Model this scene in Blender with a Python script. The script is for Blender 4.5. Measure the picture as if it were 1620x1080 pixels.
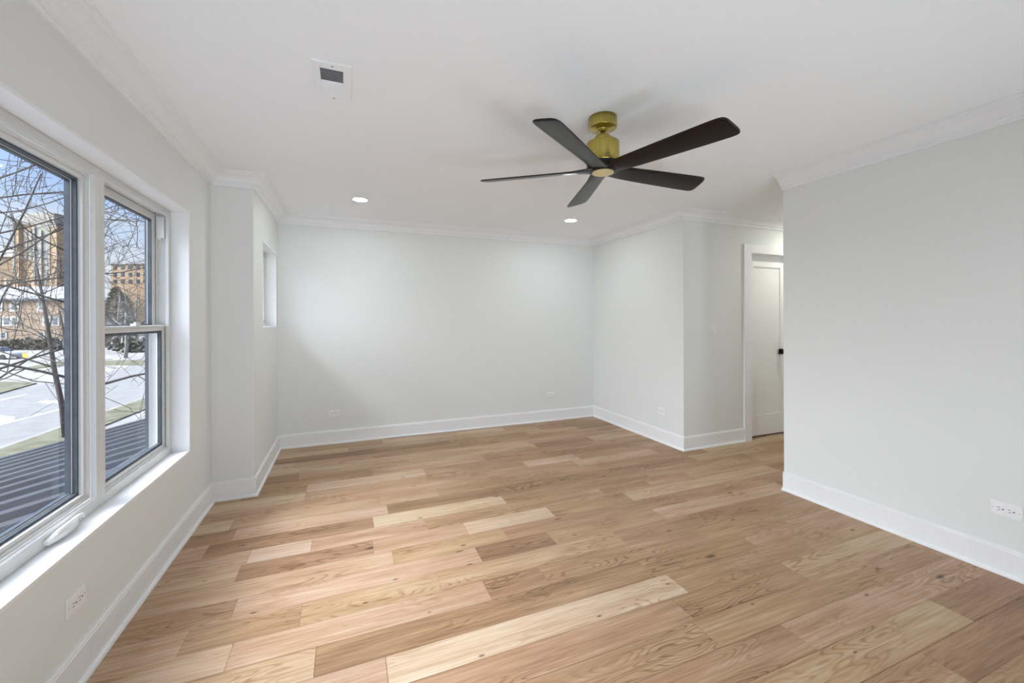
import bpy, math, random
from mathutils import Vector, Matrix

# ------------------------------------------------------------------ clear
for o in list(bpy.data.objects):
    bpy.data.objects.remove(o, do_unlink=True)
S = bpy.context.scene
COL = S.collection

# ------------------------------------------------------------------ camera
CAM_H = 1.38
YAW = 0.3815
ROLL = -0.0034
cam_data = bpy.data.cameras.new('camera')
cam_data.sensor_fit = 'HORIZONTAL'
cam_data.sensor_width = 36.0
cam_data.lens = 655.33 / 1620.0 * 36.0
cam_data.shift_y = -34.83 / 1620.0
cam_data.clip_start = 0.02
cam_data.clip_end = 600
cam = bpy.data.objects.new('camera', cam_data)
COL.objects.link(cam)
cam.matrix_world = (Matrix.Translation((0, 0, CAM_H)) @ Matrix.Rotation(-YAW, 4, 'Z')
                    @ Matrix.Rotation(math.pi / 2, 4, 'X') @ Matrix.Rotation(ROLL, 4, 'Z'))
S.camera = cam

# ------------------------------------------------------------------ view
S.view_settings.view_transform = 'Standard'
S.view_settings.look = 'None'
S.view_settings.gamma = 1.0
S.view_settings.use_curve_mapping = False
S.view_settings.exposure = 0.0
S.cycles.use_denoising = True
S.cycles.max_bounces = 16
S.cycles.diffuse_bounces = 10
S.cycles.glossy_bounces = 6
S.cycles.transparent_max_bounces = 24
S.cycles.sample_clamp_indirect = 8.0

# ------------------------------------------------------------------ sky and sun
SUN_TO = Vector((1.0, 0.42, -1.05)).normalized()      # direction the sunlight travels
W = bpy.data.worlds.new('sky')
S.world = W
W.use_nodes = True
nt = W.node_tree
nt.nodes.clear()
def wn(t, **k):
    n = nt.nodes.new(t)
    for a, b in k.items():
        setattr(n, a, b)
    return n
wout = wn('ShaderNodeOutputWorld'); wbg = wn('ShaderNodeBackground')
tc = wn('ShaderNodeTexCoord'); sep = wn('ShaderNodeSeparateXYZ')
nt.links.new(tc.outputs['Generated'], sep.inputs[0])
ramp = wn('ShaderNodeValToRGB')
cr = ramp.color_ramp
cr.elements[0].position = 0.0; cr.elements[0].color = (0.90, 0.93, 0.97, 1)
cr.elements[1].position = 1.0; cr.elements[1].color = (0.20, 0.38, 0.95, 1)
for p, c in ((0.09, (0.86, 0.91, 0.99, 1)), (0.16, (0.60, 0.75, 1.0, 1)), (0.24, (0.36, 0.57, 1.0, 1)), (0.45, (0.26, 0.46, 1.0, 1))):
    e = cr.elements.new(p); e.color = c
nt.links.new(sep.outputs['Z'], ramp.inputs[0])
cmap = wn('ShaderNodeMapping'); cmap.inputs['Scale'].default_value = (3, 3, 9)
nt.links.new(tc.outputs['Generated'], cmap.inputs[0])
cn = wn('ShaderNodeTexNoise'); cn.inputs['Scale'].default_value = 1.6; cn.inputs['Detail'].default_value = 6
nt.links.new(cmap.outputs[0], cn.inputs[0])
crp = wn('ShaderNodeValToRGB')
crp.color_ramp.elements[0].position = 0.52; crp.color_ramp.elements[0].color = (0, 0, 0, 1)
crp.color_ramp.elements[1].position = 0.72; crp.color_ramp.elements[1].color = (0.7, 0.7, 0.7, 1)
nt.links.new(cn.outputs[0], crp.inputs[0])
cmix = wn('ShaderNodeMix', data_type='RGBA')
nt.links.new(crp.outputs[0], cmix.inputs['Factor'])
nt.links.new(ramp.outputs[0], cmix.inputs['A'])
cmix.inputs['B'].default_value = (0.92, 0.94, 0.98, 1)
# added bright lobe in the unseen sky, boosts daylight through the windows
dot = wn('ShaderNodeVectorMath', operation='DOT_PRODUCT')
nt.links.new(tc.outputs['Generated'], dot.inputs[0])
dot.inputs[1].default_value = tuple(Vector((-1.0, -0.08, 0.75)).normalized())
mx = wn('ShaderNodeMath', operation='MAXIMUM'); mx.inputs[1].default_value = 0.0
nt.links.new(dot.outputs['Value'], mx.inputs[0])
pw = wn('ShaderNodeMath', operation='POWER'); pw.inputs[1].default_value = 6.0
nt.links.new(mx.outputs[0], pw.inputs[0])
ml = wn('ShaderNodeMath', operation='MULTIPLY'); ml.inputs[1].default_value = 18.5
nt.links.new(pw.outputs[0], ml.inputs[0])
add = wn('ShaderNodeMix', data_type='RGBA', blend_type='ADD'); add.inputs['Factor'].default_value = 1.0
nt.links.new(cmix.outputs['Result'], add.inputs['A'])
lob = wn('ShaderNodeMix', data_type='RGBA', blend_type='MULTIPLY'); lob.inputs['Factor'].default_value = 1.0
nt.links.new(ml.outputs[0], lob.inputs['A']); lob.inputs['B'].default_value = (0.94, 0.99, 1.05, 1)
nt.links.new(lob.outputs['Result'], add.inputs['B'])
nt.links.new(add.outputs['Result'], wbg.inputs[0])
wbg.inputs[1].default_value = 1.0
nt.links.new(wbg.outputs[0], wout.inputs[0])

sun_data = bpy.data.lights.new('sun', 'SUN')
sun_data.energy = 1.9
sun_data.angle = math.radians(14)
sun_data.color = (0.97, 1.0, 1.03)
sun = bpy.data.objects.new('sun', sun_data)
COL.objects.link(sun)
sun.rotation_euler = SUN_TO.to_track_quat('-Z', 'Y').to_euler()
sun.location = (-20, -8, 25)

LAMP = 180.0      # radiance of the ceiling lamps' lenses

# ------------------------------------------------------------------ room sizes
XL, YBAY, XB, YB, XR, YE, YG, H = -0.955, 3.79, -0.675, 5.055, 3.283, 3.36, 2.29, 2.518
YREAR = -2.0
XHALL = 6.6
GZ = -3.2

def px(x, y, X=None, Y=None, Z=None):
    """point of the room seen at photo pixel (x, y) on a plane X=, Y= or Z="""
    r3, u3 = (x - 810) / 655.33, -(y - 505.17) / 655.33
    r = r3 * math.cos(ROLL) - u3 * math.sin(ROLL)
    u = r3 * math.sin(ROLL) + u3 * math.cos(ROLL)
    d = Vector((r * math.cos(YAW) + math.sin(YAW), -r * math.sin(YAW) + math.cos(YAW), u))
    t = X / d.x if X is not None else Y / d.y if Y is not None else (Z - CAM_H) / d.z
    return Vector((0, 0, CAM_H)) + t * d

# ------------------------------------------------------------------ materials
def mat(name, col, rough=0.5, metal=0.0, spec=0.5):
    m = bpy.data.materials.new(name); m.use_nodes = True
    b = m.node_tree.nodes['Principled BSDF']
    b.inputs['Base Color'].default_value = (*col, 1)
    b.inputs['Roughness'].default_value = rough
    b.inputs['Metallic'].default_value = metal
    b.inputs['Specular IOR Level'].default_value = spec
    return m
def nodes(m):
    return m.node_tree.nodes, m.node_tree.links, m.node_tree.nodes['Principled BSDF']
def noise_mat(name, c1, c2, scale=5, rough=0.6, spec=0.3, bump=0.0, stretch=(1, 1, 1), detail=4, lo=0.35, hi=0.65, metal=0.0):
    m = mat(name, c1, rough, metal, spec)
    N, L, b = nodes(m)
    t = N.new('ShaderNodeTexCoord'); mp = N.new('ShaderNodeMapping'); mp.inputs['Scale'].default_value = stretch
    n = N.new('ShaderNodeTexNoise'); n.inputs['Scale'].default_value = scale; n.inputs['Detail'].default_value = detail
    r = N.new('ShaderNodeValToRGB')
    r.color_ramp.elements[0].position = lo; r.color_ramp.elements[0].color = (*c1, 1)
    r.color_ramp.elements[1].position = hi; r.color_ramp.elements[1].color = (*c2, 1)
    L.new(t.outputs['Object'], mp.inputs[0]); L.new(mp.outputs[0], n.inputs[0])
    L.new(n.outputs[0], r.inputs[0]); L.new(r.outputs[0], b.inputs['Base Color'])
    if bump:
        bp = N.new('ShaderNodeBump'); bp.inputs['Strength'].default_value = bump; bp.inputs['Distance'].default_value = 0.01
        L.new(n.outputs[0], bp.inputs['Height']); L.new(bp.outputs[0], b.inputs['Normal'])
    return m
M = {}
M['wall'] = noise_mat('wall_paint', (0.750, 0.765, 0.755), (0.775, 0.79, 0.780), 260, 0.75, 0.2, 0.04, detail=2)
M['charcoal'] = noise_mat('bounce_cut_charcoal', (0.055, 0.058, 0.062), (0.07, 0.072, 0.076), 200, 0.8, 0.2)  # invented dark tone for the unseen rear wall, soaks up bounced light
M['ceil'] = noise_mat('ceiling_paint', (0.855, 0.865, 0.88), (0.88, 0.89, 0.905), 260, 0.85, 0.15, 0.03, detail=2)
M['trim'] = noise_mat('trim_paint', (0.825, 0.832, 0.845), (0.845, 0.852, 0.86), 40, 0.35, 0.4)
M['door'] = noise_mat('door_paint', (0.83, 0.835, 0.83), (0.85, 0.855, 0.85), 30, 0.4, 0.4)
M['vinyl'] = noise_mat('window_vinyl', (0.66, 0.662, 0.65), (0.68, 0.682, 0.67), 30, 0.35, 0.4)
M['plastic'] = noise_mat('white_plastic', (0.84, 0.845, 0.85), (0.86, 0.865, 0.87), 60, 0.3, 0.5)
M['slot'] = mat('dark_slot', (0.02, 0.02, 0.022), 0.6)
M['gasket'] = noise_mat('slate_gasket', (0.055, 0.065, 0.082), (0.08, 0.092, 0.11), 20, 0.5, 0.4)
M['screw'] = mat('grey_screw', (0.35, 0.35, 0.36), 0.35, 0.8)
M['black'] = mat('black_metal', (0.012, 0.012, 0.013), 0.4, 0.6)
M['louver'] = mat('louver_white', (0.78, 0.79, 0.80), 0.4)
M['duct'] = mat('duct_dark', (0.05, 0.05, 0.055), 0.7)

def glass_mat():
    m = bpy.data.materials.new('window_glass'); m.use_nodes = True
    N, L = m.node_tree.nodes, m.node_tree.links
    N.clear()
    o = N.new('ShaderNodeOutputMaterial'); mix = N.new('ShaderNodeMixShader')
    tr = N.new('ShaderNodeBsdfTransparent'); tr.inputs[0].default_value = (0.97, 0.98, 0.98, 1)
    gl = N.new('ShaderNodeBsdfGlossy'); gl.inputs['Roughness'].default_value = 0.02
    fr = N.new('ShaderNodeFresnel'); fr.inputs[0].default_value = 1.35
    mm = N.new('ShaderNodeMath'); mm.operation = 'MULTIPLY'; mm.inputs[1].default_value = 0.12
    L.new(fr.outputs[0], mm.inputs[0]); L.new(mm.outputs[0], mix.inputs[0])
    L.new(tr.outputs[0], mix.inputs[1]); L.new(gl.outputs[0], mix.inputs[2]); L.new(mix.outputs[0], o.inputs[0])
    return m
M['glass'] = glass_mat()

def emit_mat(name, col, s):
    m = mat(name, (0.9, 0.9, 0.9), 0.4)
    N, L, b = nodes(m)
    b.inputs['Emission Color'].default_value = (*col, 1); b.inputs['Emission Strength'].default_value = s
    return m
M['lens'] = emit_mat('lamp_lens', (0.93, 0.985, 1.0), LAMP)
M['hall_lens'] = emit_mat('hall_lamp_lens', (1.0, 0.99, 0.90), LAMP * 1.6)

def brass_mat():
    m = mat('brushed_brass', (0.50, 0.40, 0.10), 0.30, 1.0)
    N, L, b = nodes(m)
    t = N.new('ShaderNodeTexCoord'); mp = N.new('ShaderNodeMapping'); mp.inputs['Scale'].default_value = (260, 260, 1.5)
    n = N.new('ShaderNodeTexNoise'); n.inputs['Scale'].default_value = 1.0; n.inputs['Detail'].default_value = 2
    r = N.new('ShaderNodeValToRGB')
    r.color_ramp.elements[0].position = 0.3; r.color_ramp.elements[0].color = (0.45, 0.355, 0.085, 1)
    r.color_ramp.elements[1].position = 0.7; r.color_ramp.elements[1].color = (0.54, 0.435, 0.125, 1)
    L.new(t.outputs['Object'], mp.inputs[0]); L.new(mp.outputs[0], n.inputs[0])
    L.new(n.outputs[0], r.inputs[0]); L.new(r.outputs[0], b.inputs['Base Color'])
    return m
M['brass'] = brass_mat()
M['brass_disc'] = mat('satin_gold_cover', (0.78, 0.68, 0.36), 0.45, 0.6)
M['blade'] = noise_mat('dark_walnut_blade', (0.004, 0.0025, 0.003), (0.012, 0.007, 0.007), 6, 0.30, 0.32, 0.0, (2, 26, 26))

def floor_mat():
    m = mat('oak_planks', (0.4, 0.25, 0.15), 0.42, 0, 0.35)
    N, L, b = nodes(m)
    uv = N.new('ShaderNodeUVMap'); uv.uv_map = 'UVMap'
    at = N.new('ShaderNodeAttribute'); at.attribute_name = 'plank'
    sp = N.new('ShaderNodeSeparateColor'); L.new(at.outputs['Color'], sp.inputs[0])
    # fine grain
    m1 = N.new('ShaderNodeMapping'); m1.inputs['Scale'].default_value = (3.0, 75, 1); L.new(uv.outputs[0], m1.inputs[0])
    g1 = N.new('ShaderNodeTexNoise'); g1.inputs['Scale'].default_value = 1.0; g1.inputs['Detail'].default_value = 6; g1.inputs['Roughness'].default_value = 0.65
    L.new(m1.outputs[0], g1.inputs[0])
    # broad streaks
    m2 = N.new('ShaderNodeMapping'); m2.inputs['Scale'].default_value = (1.3, 11, 1); L.new(uv.outputs[0], m2.inputs[0])
    g2 = N.new('ShaderNodeTexNoise'); g2.inputs['Scale'].default_value = 1.0; g2.inputs['Detail'].default_value = 3
    L.new(m2.outputs[0], g2.inputs[0])
    # cathedral figure
    m3 = N.new('ShaderNodeMapping'); m3.inputs['Scale'].default_value = (2.0, 13, 1); L.new(uv.outputs[0], m3.inputs[0])
    g3 = N.new('ShaderNodeTexNoise'); g3.inputs['Scale'].default_value = 1.0; g3.inputs['Detail'].default_value = 0.8
    L.new(m3.outputs[0], g3.inputs[0])
    k = N.new('ShaderNodeMath'); k.operation = 'MULTIPLY'; k.inputs[1].default_value = 90; L.new(g3.outputs[0], k.inputs[0])
    sn = N.new('ShaderNodeMath'); sn.operation = 'SINE'; L.new(k.outputs[0], sn.inputs[0])
    rings = N.new('ShaderNodeMapRange'); rings.inputs[1].default_value = 0.2; rings.inputs[2].default_value = 1.0
    L.new(sn.outputs[0], rings.inputs[0])
    # figure only where the plank's own random value and a patch mask say so
    m5 = N.new('ShaderNodeMapping'); m5.inputs['Scale'].default_value = (1.1, 3, 1); L.new(uv.outputs[0], m5.inputs[0])
    g5 = N.new('ShaderNodeTexNoise'); g5.inputs['Scale'].default_value = 1.2; g5.inputs['Detail'].default_value = 1
    L.new(m5.outputs[0], g5.inputs[0])
    pm = N.new('ShaderNodeMapRange'); pm.inputs[1].default_value = 0.48; pm.inputs[2].default_value = 0.62; L.new(g5.outputs[0], pm.inputs[0])
    rf = N.new('ShaderNodeMath'); rf.operation = 'MULTIPLY'; L.new(rings.outputs[0], rf.inputs[0]); L.new(pm.outputs[0], rf.inputs[1])
    # base tone ramp
    tone = N.new('ShaderNodeValToRGB')
    e = tone.color_ramp.elements
    e[0].position = 0.0; e[0].color = (0.150, 0.086, 0.045, 1)
    e[1].position = 1.0; e[1].color = (0.62, 0.512, 0.405, 1)
    for p, c in ((0.25, (0.272, 0.163, 0.089, 1)), (0.5, (0.398, 0.256, 0.154, 1)), (0.75, (0.51, 0.378, 0.268, 1))):
        q = e.new(p); q.color = c
    # tone = plank tone + streaks
    a1 = N.new('ShaderNodeMath'); a1.operation = 'MULTIPLY_ADD'; a1.inputs[1].default_value = 0.60; a1.inputs[2].default_value = -0.27
    L.new(g2.outputs[0], a1.inputs[0])
    tn = N.new('ShaderNodeMath'); tn.operation = 'MULTIPLY_ADD'; tn.inputs[1].default_value = 0.66; tn.inputs[2].default_value = 0.175; L.new(sp.outputs[0], tn.inputs[0])
    a2 = N.new('ShaderNodeMath'); a2.operation = 'ADD'; L.new(tn.outputs[0], a2.inputs[0]); L.new(a1.outputs[0], a2.inputs[1])
    a3 = N.new('ShaderNodeMath'); a3.operation = 'MULTIPLY_ADD'; a3.inputs[1].default_value = 0.95; a3.inputs[2].default_value = -0.475
    L.new(g1.outputs[0], a3.inputs[0])
    a4 = N.new('ShaderNodeMath'); a4.operation = 'ADD'; L.new(a2.outputs[0], a4.inputs[0]); L.new(a3.outputs[0], a4.inputs[1])
    a5 = N.new('ShaderNodeMath'); a5.operation = 'MULTIPLY_ADD'; a5.inputs[1].default_value = -0.26; L.new(rf.outputs[0], a5.inputs[0]); L.new(a4.outputs[0], a5.inputs[2])
    L.new(a5.outputs[0], tone.inputs[0])
    # knots
    m4 = N.new('ShaderNodeMapping'); m4.inputs['Scale'].default_value = (2.1, 5.2, 1); L.new(uv.outputs[0], m4.inputs[0])
    vo = N.new('ShaderNodeTexVoronoi'); vo.voronoi_dimensions = '2D'; vo.inputs['Scale'].default_value = 1.0; L.new(m4.outputs[0], vo.inputs[0])
    dist = N.new('ShaderNodeMapRange'); dist.inputs[1].default_value = 0.022; dist.inputs[2].default_value = 0.065
    dist.inputs[3].default_value = 1; dist.inputs[4].default_value = 0
    sc = N.new('ShaderNodeSeparateColor'); L.new(vo.outputs['Color'], sc.inputs[0])
    sz = N.new('ShaderNodeMath'); sz.operation = 'MULTIPLY_ADD'; sz.inputs[1].default_value = 1.9; sz.inputs[2].default_value = 0.5; L.new(sc.outputs[1], sz.inputs[0])
    dj = N.new('ShaderNodeMath'); dj.operation = 'MULTIPLY_ADD'; dj.inputs[1].default_value = 0.05; L.new(g1.outputs[0], dj.inputs[0])
    ds = N.new('ShaderNodeMath'); ds.operation = 'MULTIPLY'; L.new(vo.outputs['Distance'], ds.inputs[0]); L.new(sz.outputs[0], ds.inputs[1]); L.new(ds.outputs[0], dj.inputs[2])
    dm = N.new('ShaderNodeMath'); dm.operation = 'SUBTRACT'; dm.inputs[1].default_value = 0.02; L.new(dj.outputs[0], dm.inputs[0]); L.new(dm.outputs[0], dist.inputs[0])
    has = N.new('ShaderNodeMath'); has.operation = 'GREATER_THAN'; has.inputs[1].default_value = 0.55; L.new(sc.outputs[0], has.inputs[0])
    kn = N.new('ShaderNodeMath'); kn.operation = 'MULTIPLY'; L.new(dist.outputs[0], kn.inputs[0]); L.new(has.outputs[0], kn.inputs[1])
    km = N.new('ShaderNodeMath'); km.operation = 'MULTIPLY'; km.inputs[1].default_value = 0.85; L.new(kn.outputs[0], km.inputs[0])
    mixk = N.new('ShaderNodeMix'); mixk.data_type = 'RGBA'
    L.new(km.outputs[0], mixk.inputs['Factor']); L.new(tone.outputs[0], mixk.inputs['A']); mixk.inputs['B'].default_value = (0.06, 0.03, 0.018, 1)
    # hue shift per plank: rosy to golden
    hs = N.new('ShaderNodeMix'); hs.data_type = 'RGBA'; hs.blend_type = 'MULTIPLY'
    hr = N.new('ShaderNodeValToRGB')
    hr.color_ramp.elements[0].color = (1.0, 0.93, 0.94, 1); hr.color_ramp.elements[1].color = (1.0, 0.985, 0.89, 1)
    L.new(sp.outputs[1], hr.inputs[0]); hs.inputs['Factor'].default_value = 1.0
    L.new(mixk.outputs['Result'], hs.inputs['A']); L.new(hr.outputs[0], hs.inputs['B'])
    L.new(hs.outputs['Result'], b.inputs['Base Color'])
    ro = N.new('ShaderNodeMapRange'); ro.inputs[3].default_value = 0.36; ro.inputs[4].default_value = 0.52
    L.new(g1.outputs[0], ro.inputs[0]); L.new(ro.outputs[0], b.inputs['Roughness'])
    bp = N.new('ShaderNodeBump'); bp.inputs['Strength'].default_value = 0.10; bp.inputs['Distance'].default_value = 0.002
    L.new(g1.outputs[0], bp.inputs['Height']); L.new(bp.outputs[0], b.inputs['Normal'])
    return m
M['floor'] = floor_mat()

# ------------------------------------------------------------------ mesh builder
class MB:
    def __init__(s):
        s.v = []; s.f = []; s.smooth = []
    def quad(s, *p, sm=False):
        n = len(s.v); s.v += [tuple(q) for q in p]; s.f.append(tuple(range(n, n + len(p)))); s.smooth.append(sm)
        return s
    def box(s, a, b):
        x0, x1 = sorted((a[0], b[0])); y0, y1 = sorted((a[1], b[1])); z0, z1 = sorted((a[2], b[2]))
        n = len(s.v)
        s.v += [(x0, y0, z0), (x1, y0, z0), (x1, y1, z0), (x0, y1, z0), (x0, y0, z1), (x1, y0, z1), (x1, y1, z1), (x0, y1, z1)]
        for f in ((0, 3, 2, 1), (4, 5, 6, 7), (0, 1, 5, 4), (1, 2, 6, 5), (2, 3, 7, 6), (3, 0, 4, 7)):
            s.f.append(tuple(n + i for i in f)); s.smooth.append(False)
        return s
    def obox(s, c, ux, uy, hx, hy, z0, z1):
        """upright box: centre c (x, y), axes ux, uy (2d unit), half sizes"""
        n = len(s.v)
        for z in (z0, z1):
            for a, b in ((-1, -1), (1, -1), (1, 1), (-1, 1)):
                s.v.append((c[0] + a * hx * ux[0] + b * hy * uy[0], c[1] + a * hx * ux[1] + b * hy * uy[1], z))
        for f in ((0, 3, 2, 1), (4, 5, 6, 7), (0, 1, 5, 4), (1, 2, 6, 5), (2, 3, 7, 6), (3, 0, 4, 7)):
            s.f.append(tuple(n + i for i in f)); s.smooth.append(False)
        return s
    def ring(s, outer, inner, axis, a0, a1):
        """rectangular frame: outer/inner = (u0, v0, u1, v1); axis 'X' frame spans (y,z), thick a0..a1 in x; 'Y' spans (x,z); 'Z' spans (x,y)"""
        o0, o1, o2, o3 = outer; i0, i1, i2, i3 = inner
        def P(u, v, a):
            return (a, u, v) if axis == 'X' else (u, a, v) if axis == 'Y' else (u, v, a)
        oc = [(o0, o1), (o2, o1), (o2, o3), (o0, o3)]; ic = [(i0, i1), (i2, i1), (i2, i3), (i0, i3)]
        n = len(s.v)
        for a in (a0, a1):
            s.v += [P(u, v, a) for u, v in oc] + [P(u, v, a) for u, v in ic]
        for k in range(4):
            j = (k + 1) % 4
            for q in ((k, j, 4 + j, 4 + k), (8 + k, 12 + k, 12 + j, 8 + j), (k, 8 + k, 8 + j, j), (4 + k, 4 + j, 12 + j, 12 + k)):
                s.f.append(tuple(n + i for i in q)); s.smooth.append(False)
        return s
    def lathe(s, prof, c=(0, 0, 0), seg=48, sm=True):
        """profile [(r, z)] about the vertical axis at c"""
        n = len(s.v)
        for r, z in prof:
            for k in range(seg):
                a = 2 * math.pi * k / seg
                s.v.append((c[0] + r * math.cos(a), c[1] + r * math.sin(a), c[2] + z))
        for i in range(len(prof) - 1):
            for k in range(seg):
                j = (k + 1) % seg
                s.f.append((n + i * seg + k, n + i * seg + j, n + (i + 1) * seg + j, n + (i + 1) * seg + k)); s.smooth.append(sm)
        for i, flip in ((0, True), (len(prof) - 1, False)):
            if prof[i][0] > 1e-6:
                q = [n + i * seg + k for k in range(seg)]
                s.f.append(tuple(reversed(q)) if flip else tuple(q)); s.smooth.append(False)
        return s
    def tube(s, pts, rad, seg=6, sm=True):
        n = len(s.v); pts = [Vector(p) for p in pts]
        up = Vector((0, 0, 1))
        for i, p in enumerate(pts):
            t = (pts[min(i + 1, len(pts) - 1)] - pts[max(i - 1, 0)]).normalized()
            a = t.cross(up)
            if a.length < 1e-3:
                a = t.cross(Vector((1, 0, 0)))
            a.normalize(); b = t.cross(a)
            for k in range(seg):
                w = 2 * math.pi * k / seg
                s.v.append(tuple(p + rad[i] * (math.cos(w) * a + math.sin(w) * b)))
        for i in range(len(pts) - 1):
            for k in range(seg):
                j = (k + 1) % seg
                s.f.append((n + i * seg + k, n + i * seg + j, n + (i + 1) * seg + j, n + (i + 1) * seg + k)); s.smooth.append(sm)
        s.f.append(tuple(n + k for k in reversed(range(seg)))); s.smooth.append(False)
        m = n + (len(pts) - 1) * seg
        s.f.append(tuple(m + k for k in range(seg))); s.smooth.append(False)
        return s
    def prism(s, poly, z0, z1):
        """vertical prism over a ground polygon (counter-clockwise)"""
        n = len(s.v); k = len(poly)
        s.v += [(p[0], p[1], z0) for p in poly] + [(p[0], p[1], z1) for p in poly]
        s.f.append(tuple(n + i for i in reversed(range(k)))); s.smooth.append(False)
        s.f.append(tuple(n + k + i for i in range(k))); s.smooth.append(False)
        for i in range(k):
            j = (i + 1) % k
            s.f.append((n + i, n + j, n + k + j, n + k + i)); s.smooth.append(False)
        return s
    def build(s, name, m, parent=None, origin=(0, 0, 0), bevel=0.0, fix=True):
        me = bpy.data.meshes.new(name)
        ox, oy, oz = origin
        me.from_pydata([(x - ox, y - oy, z - oz) for x, y, z in s.v], [], s.f)
        me.polygons.foreach_set('use_smooth', s.smooth)
        me.materials.append(M[m] if isinstance(m, str) else m)
        me.update()
        if fix:
            import bmesh
            bm = bmesh.new(); bm.from_mesh(me); bmesh.ops.recalc_face_normals(bm, faces=bm.faces); bm.to_mesh(me); bm.free()
        o = bpy.data.objects.new(name, me); COL.objects.link(o)
        o.location = origin
        if parent is not None:
            o.parent = parent
            o.location = Vector(origin) - world_loc(parent)
        if bevel:
            b = o.modifiers.new('bevel', 'BEVEL'); b.width = bevel; b.segments = 2; b.limit_method = 'ANGLE'
        return o
def world_loc(o):
    p = Vector(o.location)
    while o.parent is not None:
        o = o.parent; p = p + Vector(o.location)
    return p
def empty(name, loc=(0, 0, 0), parent=None):
    o = bpy.data.objects.new(name, None); COL.objects.link(o); o.location = loc; o.empty_display_size = 0.1
    if parent is not None:
        o.parent = parent; o.location = Vector(loc) - world_loc(parent)
    return o
def tag(o, label, cat, group=None, kind=None):
    o['label'] = label; o['category'] = cat
    if group: o['group'] = group
    if kind: o['kind'] = kind
    return o
def struct(o, label=None, cat=None):
    o['kind'] = 'structure'
    if label: o['label'] = label
    if cat: o['category'] = cat
    return o
def copy_tree(o, parent=None):
    c = o.copy(); COL.objects.link(c)
    if parent is not None: c.parent = parent
    for ch in list(o.children):
        copy_tree(ch, c)
    return c

# ------------------------------------------------------------------ the floor: planks along X
def build_floor():
    rng = random.Random(11)
    w = 0.161
    base = 1.61
    fixed = {0: [(-0.58, 0.146, .60), (0.146, 1.603, .88), (1.603, 2.6, .42)],
             1: [(-0.9, -0.12, .66), (-0.12, 1.54, .20), (1.54, 2.31, .36)],
             2: [(-0.45, 0.664, .60), (0.664, 0.987, .30), (0.987, 2.1, .38)],
             4: [(-0.5, 0.72, .62), (0.72, 1.20, .06), (1.20, 2.05, .48)],
             6: [(0.15, 0.73, .55), (0.73, 1.36, .86), (1.36, 2.03, .38), (2.03, 3.66, .74)],
             7: [(-0.53, -0.20, .88), (-0.20, 0.5, .58), (0.5, 1.9, .44)],
             12: [(0.65, 1.58, .42), (1.58, 2.15, .80), (2.15, 3.0, .36)],
             -1: [(-0.11, 1.484, .42), (1.484, 2.27, .36), (2.27, 3.28, .66)],
             -2: [(0.3, 1.46, .48), (1.46, 2.75, .40)],
             -3: [(0.6, 1.815, .38), (1.815, 3.28, .60)],
             13: [(-0.3, 0.66, .90), (0.66, 1.6, .42)],
             3: [(-0.2, 0.45, .55), (0.45, 1.6, .52), (1.6, 2.5, .34)],
             5: [(0.25, 0.95, .42), (0.95, 2.4, .30)]}
    v, f, tone, hue, uvs = [], [], [], [], []
    k0 = int(math.floor((YREAR - base) / w)); k1 = int(math.ceil((YB - base) / w))
    xmin, xmax = XL - 0.02, XHALL
    g = 0.0009
    for k in range(k0, k1 + 1):
        y0, y1 = max(base + k * w, YREAR - 0.02), min(base + (k + 1) * w, YB + 0.02)
        segs = list(fixed.get(k, []))
        if not segs:
            s0 = rng.uniform(0.2, 1.4); segs = [(s0, s0 + rng.uniform(0.6, 1.7), rng.betavariate(3, 3.2))]
        while segs[0][0] > xmin:
            x1 = segs[0][0]; segs.insert(0, (x1 - rng.choice((0.45, 0.7, 0.95, 1.3, 1.7)), x1, min(1, 0.06 + rng.betavariate(3, 3.0))))
        while segs[-1][1] < xmax:
            x0 = segs[-1][1]; segs.append((x0, x0 + rng.choice((0.45, 0.7, 0.95, 1.3, 1.7)), rng.betavariate(3, 3.6)))
        for a, b, t in segs:
            a, b = max(a, xmin), min(b, xmax)
            if b - a < 0.02: continue
            n = len(v); ou, ov = rng.uniform(0, 60), rng.uniform(0, 60)
            v += [(a + g, y0 + g, 0), (b - g, y0 + g, 0), (b - g, y1 - g, 0), (a + g, y1 - g, 0)]
            f.append((n, n + 1, n + 2, n + 3)); tone.append(t); hue.append(rng.random())
            uvs += [(ou, ov), (ou + b - a, ov), (ou + b - a, ov + y1 - y0), (ou, ov + y1 - y0)]
    n = len(v)
    z = -0.012     # the subfloor seen in the joints
    v += [(xmin, YREAR - .02, -.0015), (xmax, YREAR - .02, -.0015), (xmax, YB + .02, -.0015), (xmin, YB + .02, -.0015)]
    f.append((n, n + 1, n + 2, n + 3)); tone.append(0.05); hue.append(0.5); uvs += [(0, 0), (1, 0), (1, 1), (0, 1)]
    me = bpy.data.meshes.new('floor'); me.from_pydata(v, [], f)
    uvl = me.uv_layers.new(name='UVMap')
    for i, q in enumerate(uvs): uvl.data[i].uv = q
    at = me.attributes.new('plank', 'FLOAT_COLOR', 'FACE')
    for i, (t, h) in enumerate(zip(tone, hue)): at.data[i].color = (t, h, 0, 1)
    me.materials.append(M['floor']); me.update()
    o = bpy.data.objects.new('floor', me); COL.objects.link(o)
    struct(o, 'floor of brown and honey oak planks', 'floor')
    slab = MB().box((XL - 0.25, YREAR - 0.2, -0.30), (XHALL + 0.2, YB + 0.2, -0.004))
    so = slab.build('floor_slab', 'duct'); struct(so)
build_floor()

# ------------------------------------------------------------------ ceiling and walls
WIN = (0.42, 3.313, 0.527, 2.083)        # the bay's window opening: y0, y1, z0, z1 (finished)
SML = (4.187, 4.933, 1.322, 2.074)       # small high window
L = 0.014                                 # liner board thickness
XO = -1.175                               # outside face of the bay

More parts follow.
